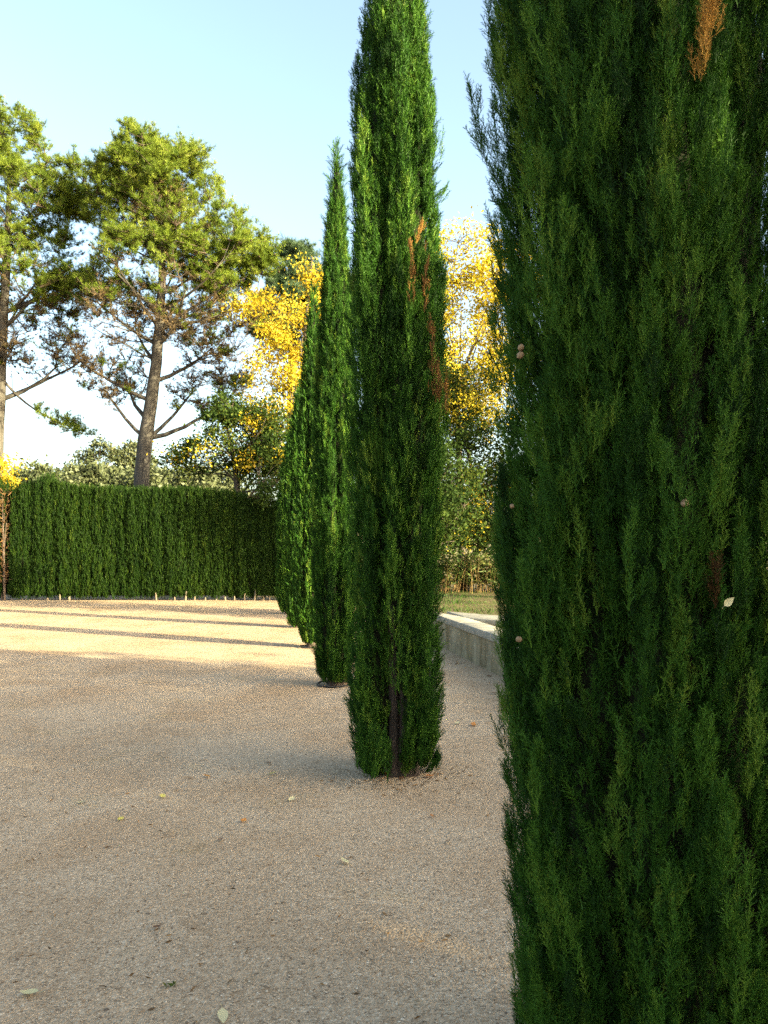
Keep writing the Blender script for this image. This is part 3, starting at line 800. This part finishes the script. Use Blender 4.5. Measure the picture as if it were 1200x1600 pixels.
# ------------------------------------------------------------------ clipped hedge
HD = 24.7
hl, hr = depth_at(14, 938, HD), depth_at(505, 938, HD)
def hedge(xa, xb, name, label, seed, n, stems, top_fn, thick=.8):
    rng = np.random.default_rng(seed)
    A0, B0 = depth_at(xa, 862, HD), depth_at(xb, 862, HD)
    a, b = np.array([A0[0], A0[1], 0]), np.array([B0[0], B0[1], 0])
    root = thing(name, label, 'hedge', None, (a+b)/2); off = (a+b)/2
    ln = np.linalg.norm(b-a); ux = (b-a)/ln; back = np.array([-ux[1], ux[0], 0])
    if back[1] < 0: back = -back
    acc = Acc()
    # plumes on the front and top
    s = rng.uniform(0, 1, n); hz = rng.uniform(0, 1, n)**.9
    top = top_fn(s, rng)
    ph = rng.uniform(0, 6, 4)
    z1 = .20+hz*(top-.20)
    # each plant in the row bulges a little
    bulge = .035*np.sin(s*ln*7.1+ph[0]+1.5*np.sin(s*ln*1.9+ph[3])+.6*np.sin(z1*1.5))+.05*np.sin(s*ln*2.3+z1*1.3+ph[1])+.03*np.sin(s*ln*17+ph[2]+z1)
    depth = np.abs(rng.normal(size=n))*.09-bulge*.7
    fr = rng.uniform(size=n) < .80
    depth = np.where(fr, depth, rng.uniform(0, thick, n)); z1 = np.where(fr, z1, top-.05*rng.uniform(size=n))
    L = rng.uniform(.35, .95, n); Wd = rng.uniform(.035, .075, n)
    B = a+ux*(s*ln)[:, None]+back*depth[:, None]; B[:, 2] = z1
    A = B-np.array([0, 0, 1.0])*L[:, None]+back*(.10*L)[:, None]+ux*(rng.normal(size=n)*.03)[:, None]
    A[:, 2] = np.maximum(A[:, 2], .03+.16*rng.uniform(size=n)**2)
    B = B-off; A = A-off
    pid = np.repeat(np.arange(n), 13)
    u = rng.uniform(.02, 1, len(pid)); axis = unit(B-A)
    rad = unit(rng.normal(size=(len(pid), 3))-back*.6)
    pr = np.interp(u, [0, .3, .7, 1], [.6, 1, .7, .1])
    p = A[pid]+(B-A)[pid]*u[:, None]+rad*(Wd[pid]*pr)[:, None]
    d = axis[pid]*.5+np.array([0, 0, .6])+rad*rng.uniform(.1, .4, len(pid))[:, None]
    sz = .145*rng.uniform(.6, 1.25, len(pid))
    sl = np.sin(s*ln*1.7+ph[2])*.08
    tp = np.clip(rng.normal(.36, .16, n)+sl, 0, 1)
    tt = np.clip(tp[pid]+rng.normal(size=len(pid))*.12, 0, 1)
    w = rng.integers(0, 5, len(pid)); Fm = frames(d, rng)
    for k in range(5):
        q = w == k; acc.inst(*SPRAY_FAR[k], Fm[q], sz[q], p[q], tt[q])
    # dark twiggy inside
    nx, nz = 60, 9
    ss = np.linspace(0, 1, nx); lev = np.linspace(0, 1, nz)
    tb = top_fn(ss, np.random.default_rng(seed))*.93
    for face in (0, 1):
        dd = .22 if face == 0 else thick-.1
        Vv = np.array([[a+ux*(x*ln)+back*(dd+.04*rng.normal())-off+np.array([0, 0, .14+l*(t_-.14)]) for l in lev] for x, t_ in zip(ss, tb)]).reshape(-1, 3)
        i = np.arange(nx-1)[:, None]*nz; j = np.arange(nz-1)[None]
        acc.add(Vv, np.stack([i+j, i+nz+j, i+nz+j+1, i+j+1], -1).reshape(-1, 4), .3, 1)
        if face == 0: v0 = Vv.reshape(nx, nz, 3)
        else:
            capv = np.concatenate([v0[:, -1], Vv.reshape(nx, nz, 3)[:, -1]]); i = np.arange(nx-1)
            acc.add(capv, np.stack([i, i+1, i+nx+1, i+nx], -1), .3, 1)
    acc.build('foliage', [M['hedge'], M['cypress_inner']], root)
    for q, px in enumerate(stems):
        st = Acc(); g = depth_at(px, 862, HD)+back*.02; h = rng.uniform(.08, .40)*rng.uniform(.5, 1); r0 = rng.uniform(.014, .04)
        zt = np.linspace(-.05, h, 6)
        pts = np.stack([g[0]-off[0]+.03*np.sin(zt*4+q), g[1]-off[1]+0*zt, zt], -1)
        tube(st, pts, r0*(1-.3*zt/h), 7, rough=.08, rng=rng)
        st.build('stem', M['stake'], root, smooth=True)
    return root
def top_main(s, rng):
    px = 14+s*491
    y = np.interp(px, [14, 20, 60, 75, 95, 150, 300, 350, 400, 435, 505], [770, 758, 752, 750, 757, 762, 763, 768, 776, 786, 792])
    z = EYE+(862-y)/FOC*HD
    z = z+rng.uniform(-.04, .05, np.shape(s))
    z = z+np.where(np.abs(px-68) < 11, rng.uniform(0, .30, np.shape(s)), 0)
    return z
hedge(14, 505, 'clipped_hedge', 'long tall clipped conifer hedge closing the far side of the gravel', 41, 6400,
      [75, 93, 108, 245, 275, 292, 305, 320, 337, 352, 368, 384, 399, 411, 420, 460], top_main)
hedge(-260, 4, 'clipped_hedge', 'end of another clipped hedge at the far left, beyond the brown gap', 42, 2200, [-20, -60],
      lambda s, rng: EYE+(862-752)/FOC*HD+rng.uniform(-.06, .10, np.shape(s)))
# the dead plant in the gap
dp = base_at(9, HD+.15)
root = thing('dead_conifer', 'thin brown dead conifer standing in the gap between the two hedges', 'tree', None, dp)
rng = np.random.default_rng(77)
st = Acc()
for q in range(4):
    zt = np.linspace(-.05, 3.3-.3*q, 9)
    tube(st, np.stack([.05*np.sin(zt*1.3+q)+.03*(q-1.5), .04*np.cos(zt+q), zt], -1), .030*(1-.75*np.maximum(zt, 0)/3.6), 6, rough=.08, rng=rng)
st.build('trunk', M['cyp_bark'], root, smooth=True)
da = Acc(); nn = 340
zz = rng.uniform(.5, 3.4, nn); aa = rng.uniform(0, 2*PI, nn)
pp = np.stack([np.cos(aa)*.10*rng.uniform(.2, 1, nn), np.sin(aa)*.12, zz], -1)
dd = np.stack([np.cos(aa)*.6, np.sin(aa)*.6, rng.uniform(-.2, 1, nn)], -1)
for k in range(5):
    q = rng.integers(0, 5, nn) == k
    da.inst(*SPRAY_FAR[k], frames(dd, rng)[q], rng.uniform(.10, .22, nn)[q], pp[q], rng.uniform(0, .5, nn)[q])
da.build('crown', M['litter'], root)

# ------------------------------------------------------------------ ground
def sheet(name, x0, x1, y0, y1, z, mat, nx=2, ny=2):
    acc = Acc(); X, Y = np.meshgrid(np.linspace(x0, x1, nx), np.linspace(y0, y1, ny), indexing='ij')
    i = np.arange(nx-1)[:, None]*ny; j = np.arange(ny-1)[None]
    acc.add(np.stack([X, Y, 0*X+z], -1).reshape(-1, 3), np.stack([i+j, i+ny+j, i+ny+j+1, i+j+1], -1).reshape(-1, 4))
    return tag(acc.build(name, M[mat]), kind='structure')
sheet('ground', -600, 600, -600, 600, -.06, 'soil')
gv = sheet('gravel_court', -30, 3.05, -16, 27.5, 0, 'gravel')
sheet('lawn', 3.05, 40, 11.0, 60, -.02, 'lawn')
# loose pebbles lying on the near gravel
rng = np.random.default_rng(8); acc = Acc()
n = 42000
rr = 2.1+5.4*rng.uniform(size=n)**1.5; aa = RAD(9.31)+rng.uniform(-RAD(33), RAD(24), n)
pos = np.stack([rr*np.sin(aa), rr*np.cos(aa), rng.uniform(.0, .002, n)], -1)
oct_v = np.array([(0, 0, .7), (1, 0, 0), (.3, .95, 0), (-.8, .6, 0), (-.8, -.6, 0), (.3, -.95, 0)], float)
oct_f = np.array([(0, 1, 2), (0, 2, 3), (0, 3, 4), (0, 4, 5), (0, 5, 1)])
ang = rng.uniform(0, 2*PI, n); ca, sa = np.cos(ang), np.sin(ang); z_ = np.zeros(n); o_ = np.ones(n)
Rz = np.stack([np.stack([ca, -sa, z_], -1), np.stack([sa, ca, z_], -1), np.stack([z_, z_, o_], -1)], 1)
Rz = Rz*np.stack([rng.uniform(.7, 1.3, n), o_, rng.uniform(.6, 1.1, n)], -1)[:, None, :]
acc.inst(oct_v, oct_f, Rz, .0038*rng.uniform(.6, 1.5, n)+.003*(rng.uniform(size=n) < .03), pos, np.clip(rng.normal(.45, .25, n), 0, 1))
tag(acc.build('loose_gravel', M['pebble']), 'loose pale pebbles scattered over the near gravel', 'gravel', kind='stuff')
# bits of dry leaf and bark
acc = Acc()
spots = [((c2[0], c2[1]-.12), .40, 320), ((2.75, 9.0), .6, 90), ((2.3, 7.6), .9, 50), ((-1.5, 5.0), 2.6, 60), ((.2, 3.6), 1.2, 40), ((-2, 20.5), 4, 80), ((.93, 9.07), .3, 60), ((-.6, 4.2), 3.0, 160), ((.3, 2.9), 1.0, 60), ((2.75, 10.5), .25, 120), ((2.8, 7.5), .2, 60), ((-4, 24.2), 4, 120)]
for (cx, cy), sp, k in spots:
    p = np.stack([cx+rng.normal(size=k)*sp*.55, cy+rng.normal(size=k)*sp*.55*(1 if sp < 2 else .5), np.full(k, .006)], -1)
    p = p[p[:, 0] < 2.88]; k = len(p)
    acc.inst(*LEAF_NARROW, frames(np.stack([rng.normal(size=k), rng.normal(size=k), rng.uniform(0, .25, k)], -1), rng), rng.uniform(.012, .04, k), p, rng.uniform(0, .8, k))
tag(acc.build('leaf_litter', M['litter']), 'small dry leaf crumbs lying on the gravel', 'litter', kind='stuff')

# ------------------------------------------------------------------ low pond wall
wall = thing('low_wall', 'low weathered concrete wall with pale stone coping along the pond', 'wall', None, (2.93, 6, 0))
def poly_wall(out, inn, z0, z1, mat, name, ends=True):
    out = [np.array(p)-np.array([2.93, 6]) for p in out]; inn = [np.array(p)-np.array([2.93, 6]) for p in inn]
    acc = Acc(); k = len(out)
    V = [(*p, z) for z in (z0, z1) for p in out]+[(*p, z) for z in (z0, z1) for p in inn]
    F = []
    for i in range(k-1):
        F += [(i, i+1, k+i+1, k+i), (2*k+i+1, 2*k+i, 3*k+i, 3*k+i+1), (k+i, k+i+1, 3*k+i+1, 3*k+i), (i+1, i, 2*k+i, 2*k+i+1)]
    F += [(0, k, 3*k, 2*k), (k-1, 3*k-1, 4*k-1, 2*k-1)]
    acc.add(np.array(V), np.array(F))
    o = acc.build(name, M[mat], wall)
    b = o.modifiers.new('bevel', 'BEVEL'); b.width = .012; b.segments = 2; b.limit_method = 'ANGLE'
    return o
# wall panels with joints between them
ys = [-2+1.2*q for q in range(13)]+[13.95]; NP = len(ys)-2
for q in range(NP+1):
    e = .006
    poly_wall([(2.955, ys[q]+e), (2.955, ys[q+1]-e)], [(3.24, ys[q]+e), (3.24, ys[q+1]-e)], -.1, .385, 'concrete', 'wall_panel')
    if q == NP: continue
    poly_wall([(2.93, ys[q]+e*.6), (2.93, ys[q+1]-e*.6)] if q < NP-1 else [(2.93, ys[q]+e*.6), (2.93, 14.0)],
              [(3.27, ys[q]+e*.6), (3.27, ys[q+1]-e*.6)] if q < NP-1 else [(3.27, ys[q]+e*.6), (3.27, 12.0)], .388, .486, 'coping', 'coping_slab')
poly_wall([(3.275, 13.38), (4.35, 11.55), (9, 11.2)], [(3.275, 12.0), (4.0, 10.85), (9, 10.5)], .388, .484, 'coping', 'coping_slab')
poly_wall([(3.26, 13.3), (4.32, 11.52), (9, 11.17)], [(3.3, 12.1), (4.03, 10.9), (9, 10.55)], -.1, .385, 'concrete', 'wall_panel')
acc = Acc(); acc.add([(3.2, -3, .30), (12, -3, .30), (12, 11.0, .30), (3.9, 11.2, .30), (3.2, 12.4, .30)], np.array([(0, 1, 2, 3, 4)]))
tag(acc.build('pond_water', M['water']), kind='structure')

# grass beyond the pond
rng = np.random.default_rng(12); acc = Acc(); n = 30000
gx = rng.uniform(3.2, 15, n); gy = 13.2+20*rng.uniform(size=n)**1.2
keep = ~((gy < 14.2) & (gx < 3.6))
gx, gy = gx[keep], gy[keep]; n = len(gx)
patchy = .5+.5*np.sin(gx*1.3+gy*.7)*np.sin(gx*.5-gy*1.1+2)
s = rng.uniform(.04, .11, n)*(.4+patchy)
d = np.stack([rng.normal(size=n)*.45, rng.normal(size=n)*.45, np.ones(n)], -1)
acc.inst(*leaf_tmpl(.1, .14), frames(d, rng), s, np.stack([gx, gy, np.full(n, -.022)], -1), np.clip(.58-.5*patchy+rng.normal(size=n)*.18, 0, 1))
tag(acc.build('grass', M['grassblade']), 'rough green and straw grass beyond the pond', 'grass', kind='stuff')

# reeds: clumps standing in a line behind the grass
def reed_clump(px, d, h, seed, label, n=52):
    rng = np.random.default_rng(seed); p = base_at(px, d)
    root = thing('reed_clump', label, 'reeds', 'reed clumps beyond the grass', p)
    st, lf = Acc(), Acc()
    for q in range(n):
        x, y = rng.normal(size=2)*np.array([.45, .35]); hh = h*rng.uniform(.55, .95); lx, ly = rng.normal(size=2)*.24*hh
        pts = bez(np.array([x, y, -.05]), np.array([x+lx*.2, y+ly*.2, hh*.55]), np.array([x+lx, y+ly, hh]), 5)
        tube(st, pts, np.linspace(.013, .005, 5), 3, rng.uniform(0, 1))
        k = rng.integers(5, 9); u = rng.uniform(.22, 1, k)
        pos = np.stack([np.interp(u, np.linspace(0, 1, 5), pts[:, c]) for c in range(3)], -1)
        a = rng.uniform(0, 2*PI, k)
        lf.inst(*leaf_tmpl(.05, .13), frames(np.stack([np.cos(a)*.7, np.sin(a)*.7, rng.uniform(-.3, .9, k)], -1), rng), rng.uniform(.32, .62, k), pos, np.clip(rng.normal(.42, .25, k), 0, 1))
    st.build('stalks', M['reed_stalk'], root); lf.build('leaves', M['reed'], root)
for q, (px, d, h) in enumerate([(660, 30.5, 1.9), (697, 30.0, 1.7), (722, 31.0, 1.65), (748, 30.2, 1.75), (775, 30.6, 1.6), (812, 30.0, 1.8), (850, 31.0, 1.8)]):
    reed_clump(px, d, h, 500+q, ['straw and green reeds half behind the brown-patched cypress', 'reed clump with orange stalks next to the brown-patched cypress',
        'reed clump in the middle of the gap between the two nearest cypresses', 'tallest straw reed clump near the middle of the gap above the wall', 'reed clump meeting the left side of the largest cypress',
        'reed clump hidden behind the left part of the largest cypress', 'reed clump hidden farther behind the largest cypress'][q])

# ------------------------------------------------------------------ fallen leaves
def fallen(px, py, size, mat, label, seed, pos=None, stand=.25, group='fallen leaves on the gravel', rot=None):
    rng = np.random.default_rng(seed)
    p = ground_at(px, py, .004) if pos is None else pos
    acc = Acc(); n = 9; t = np.linspace(0, 1, n)
    half = .30*np.sin(PI*t**.8)*(1-.25*t)
    half[0] = half[-1] = .004
    curl = rng.uniform(.10, .32)
    V = []
    for tt, hw in zip(t, half):
        for sx in (-1, -.5, 0, .5, 1):
            V.append((sx*hw, tt-.5, curl*(sx*hw)**2*3+.16*curl*(2*tt-1)**2*2))
    V = np.array(V)*size
    i = np.arange(n-1)[:, None]*5; j = np.arange(4)[None]
    acc.add(V, np.stack([i+j, i+j+1, i+6+j, i+5+j], -1).reshape(-1, 4), rng.uniform(0, 1))
    tube(acc, np.array([(0, -.5, .02), (.03, -.65, .03), (.05, -.78, .05)])*size, .010*size, 4, .2)
    o = acc.build('fallen_leaf', M[mat], smooth=True)
    o.location = p; o.rotation_euler = (rng.uniform(-stand, stand), rng.uniform(-stand, stand), rng.uniform(0, 6.28))
    o.location.z += .006+size*.5*abs(math.sin(o.rotation_euler[0]))*.8 if pos is None else 0
    if rot is not None: o.rotation_euler = rot
    tag(o, label, 'leaf', group)
FL = [(427, 1210, .065, 'leaf_yellow', 'bright yellow leaf on the gravel left of the brown-stemmed cypress'),
      (255, 1246, .06, 'leaf_yellow', 'yellow leaf lying alone on the left half of the gravel'),
      (323, 1214, .06, 'leaf_orange', 'tan-orange leaf between two yellow leaves on the gravel'),
      (381, 1283, .06, 'leaf_orange', 'rust-red leaf on the gravel in the middle of the court'),
      (188, 1281, .055, 'leaf_yellow', 'dull yellow leaf left of the rust-red leaf'),
      (455, 1251, .06, 'leaf_pale', 'pale straw leaf just above the sunlit streak'),
      (675, 1276, .045, 'leaf_orange', 'small orange leaf in the sunlit streak near the largest cypress'),
      (127, 1255, .05, 'leaf_pale', 'small pale leaf farthest left on the gravel'),
      (538, 1348, .06, 'leaf_pale', 'pale cream leaf on the gravel below the sunlit streak'),
      (45, 1554, .07, 'leaf_pale', 'cream leaf in the lower left corner of the gravel'),
      (348, 1594, .065, 'leaf_pale', 'cream leaf at the very bottom edge of the picture'),
      (421, 1193, .05, 'leaf_brown', 'small brown leaf above the bright yellow leaf'),
      (602, 1211, .085, 'leaf_orange', 'large orange leaf at the foot of the brown-stemmed cypress'),
      (622, 1209, .08, 'leaf_orange', 'orange leaf right under the bared stems of the cypress'),
      (672, 1214, .075, 'leaf_orange', 'orange leaf set apart on the right of the bared stems'),
      (628, 1217, .06, 'leaf_brown', 'dark rust leaf in front of the bared stems'),
      (740, 1133, .09, 'leaf_orange', 'light brown leaf on the gravel near the low wall'),
      (714, 1131, .07, 'leaf_pale', 'pale twig-like leaf beside the light brown leaf near the wall'),
      (770, 1084, .09, 'leaf_brown', 'dark brown leaf close to the low wall'),
      (783, 1101, .08, 'leaf_orange', 'red-orange leaf touching the edge of the largest cypress'),
      (765, 1057, .08, 'leaf_brown', 'brown leaf lying against the foot of the low wall'),
      (700, 1316, .05, 'leaf_brown', 'dark leaf at the right of the sunlit streak'),
      (246, 1450, .04, 'leaf_brown', 'small dark curled leaf on the open gravel'),
      (345, 1313, .045, 'leaf_brown', 'dark scrap of leaf below the rust-red leaf')]
for q, (px, py, s, m_, lab) in enumerate(FL):
    fallen(px, py, s, m_, lab, 900+q)
fallen(0, 0, .030, 'leaf_pale', 'pale cream leaf caught in the foliage of the largest cypress', 980, pos=tuple(col1(1139, 940, .485)), rot=(RAD(78), RAD(50), RAD(-20)), group='leaves caught in the cypress')

# a small weed pushing through the gravel
wp = ground_at(268, 1540, 0)
root = thing('weed', 'tiny green weed sprouting from the near gravel', 'weed', None, tuple(wp))
rng = np.random.default_rng(66); acc = Acc(); k = 15
a = rng.uniform(0, 2*PI, k)
acc.inst(*LEAF_NARROW, frames(np.stack([np.cos(a), np.sin(a), rng.uniform(.2, 1.6, k)], -1), rng), rng.uniform(.010, .026, k), rng.normal(size=(k, 3))*np.array([.010, .010, 0]), rng.uniform(.5, .8, k))
acc.build('leaves', M['grassblade'], root)

# ------------------------------------------------------------------ tall trees behind the photographer that shade the near gravel
SUN_EL, SDIR = RAD(17.0), np.array([.777, -.629])      # ground direction towards the sun
NDIR = np.array([.629, .777])
sh = [(-7.5, 13, 10.0, 3.3), (-3.0, 14, 10.4, 3.0), (1.0, 12.5, 9.6, 2.9), (4.9, 14.5, 8.6, 2.15), (6.9, 12.5, 7.6, 1.35)]
lab_s = ['broad dark tree farthest behind the viewer', 'dark tree behind the viewer between two others', 'dark tree behind the viewer nearest the big cypress',
         'dark tree standing past the pond corner outside the view', 'small dark tree at the end of the unseen shading trees']
for q, (nn, aa, H, r) in enumerate(sh):
    p = SDIR*aa+NDIR*nn
    leafy('shade_tree', (p[0], p[1], 0), [(p[0], p[1], 0), (p[0], p[1], H*.4), (p[0], p[1], H*.8)], [.25, .2, .06],
          [((p[0], p[1], H*.62), (r, r, H*.38)), ((p[0], p[1], H*.36), (r*1.0, r*1.0, H*.34))], 700+q, lab_s[q], 'tree', (5200, 6000, 6500, 5800, 3500)[q], .40, ['darkleaf'], n1=8, n2=20, clumps=170, spread=.45, droop=0)

p = SDIR*-2.5+NDIR*15.6  # extra unseen tree, added so its shadow dims the gravel beside the hedge
leafy('leafy_tree', (p[0], p[1], 0), [(p[0], p[1], 0), (p[0], p[1], 3), (p[0], p[1], 6)], [.14, .12, .04],
      [((p[0], p[1], 4.6), (1.0, 1.0, 2.9)), ((p[0], p[1], 2.2), (1.05, 1.05, 1.7))], 720, 'added slim dark tree shading the far gravel, unseen behind the largest cypress', 'tree',
      6500, .20, ['darkleaf'], n1=10, n2=20, clumps=130, spread=.28, droop=0)

# ------------------------------------------------------------------ camera, sky, sun
cam = bpy.data.objects.new('camera', bpy.data.cameras.new('camera')); C.objects.link(cam)
cam.location = CAM; cam.rotation_euler = (RAD(90)+PITCH, 0, -YAW)
cam.data.sensor_width = 36; cam.data.lens = 36*FOC/1600; cam.data.clip_end = 2000; cam.data.clip_start = .05
sc = bpy.context.scene; sc.camera = cam
wd = bpy.data.worlds.new('World'); sc.world = wd; wd.use_nodes = True
nt = wd.node_tree; bg = nt.nodes['Background']
sky = nt.nodes.new('ShaderNodeTexSky'); sky.sky_type = 'NISHITA'; sky.sun_disc = False
sky.sun_elevation = SUN_EL; sky.sun_rotation = math.atan2(SDIR[0], SDIR[1])
sky.air_density = 0.9; sky.dust_density = 5.0; sky.ozone_density = 0.1; sky.altitude = 100
thin = mixc(nt, 1.0, sky.outputs[0], (1.0, 1.05, 1.0), 'MULTIPLY')
nt.links.new(thin, bg.inputs[0]); bg.inputs[1].default_value = .126
sun = bpy.data.objects.new('sun', bpy.data.lights.new('sun', 'SUN')); C.objects.link(sun)
sun.data.energy = 5.0; sun.data.angle = RAD(.6); sun.data.color = (1, .88, .52)
ce = math.cos(SUN_EL)
from mathutils import Vector
sun.rotation_euler = Vector((-SDIR[0]*ce, -SDIR[1]*ce, -math.sin(SUN_EL))).to_track_quat('-Z', 'Y').to_euler()
sun.location = (SDIR[0]*20, SDIR[1]*20, 20)
vs = sc.view_settings
vs.view_transform = 'Standard'; vs.look = 'None'; vs.exposure = 2.40; vs.gamma = 1
sc.cycles.use_denoising = False
sc.cycles.max_bounces = 6; sc.cycles.diffuse_bounces = 4; sc.cycles.transmission_bounces = 4
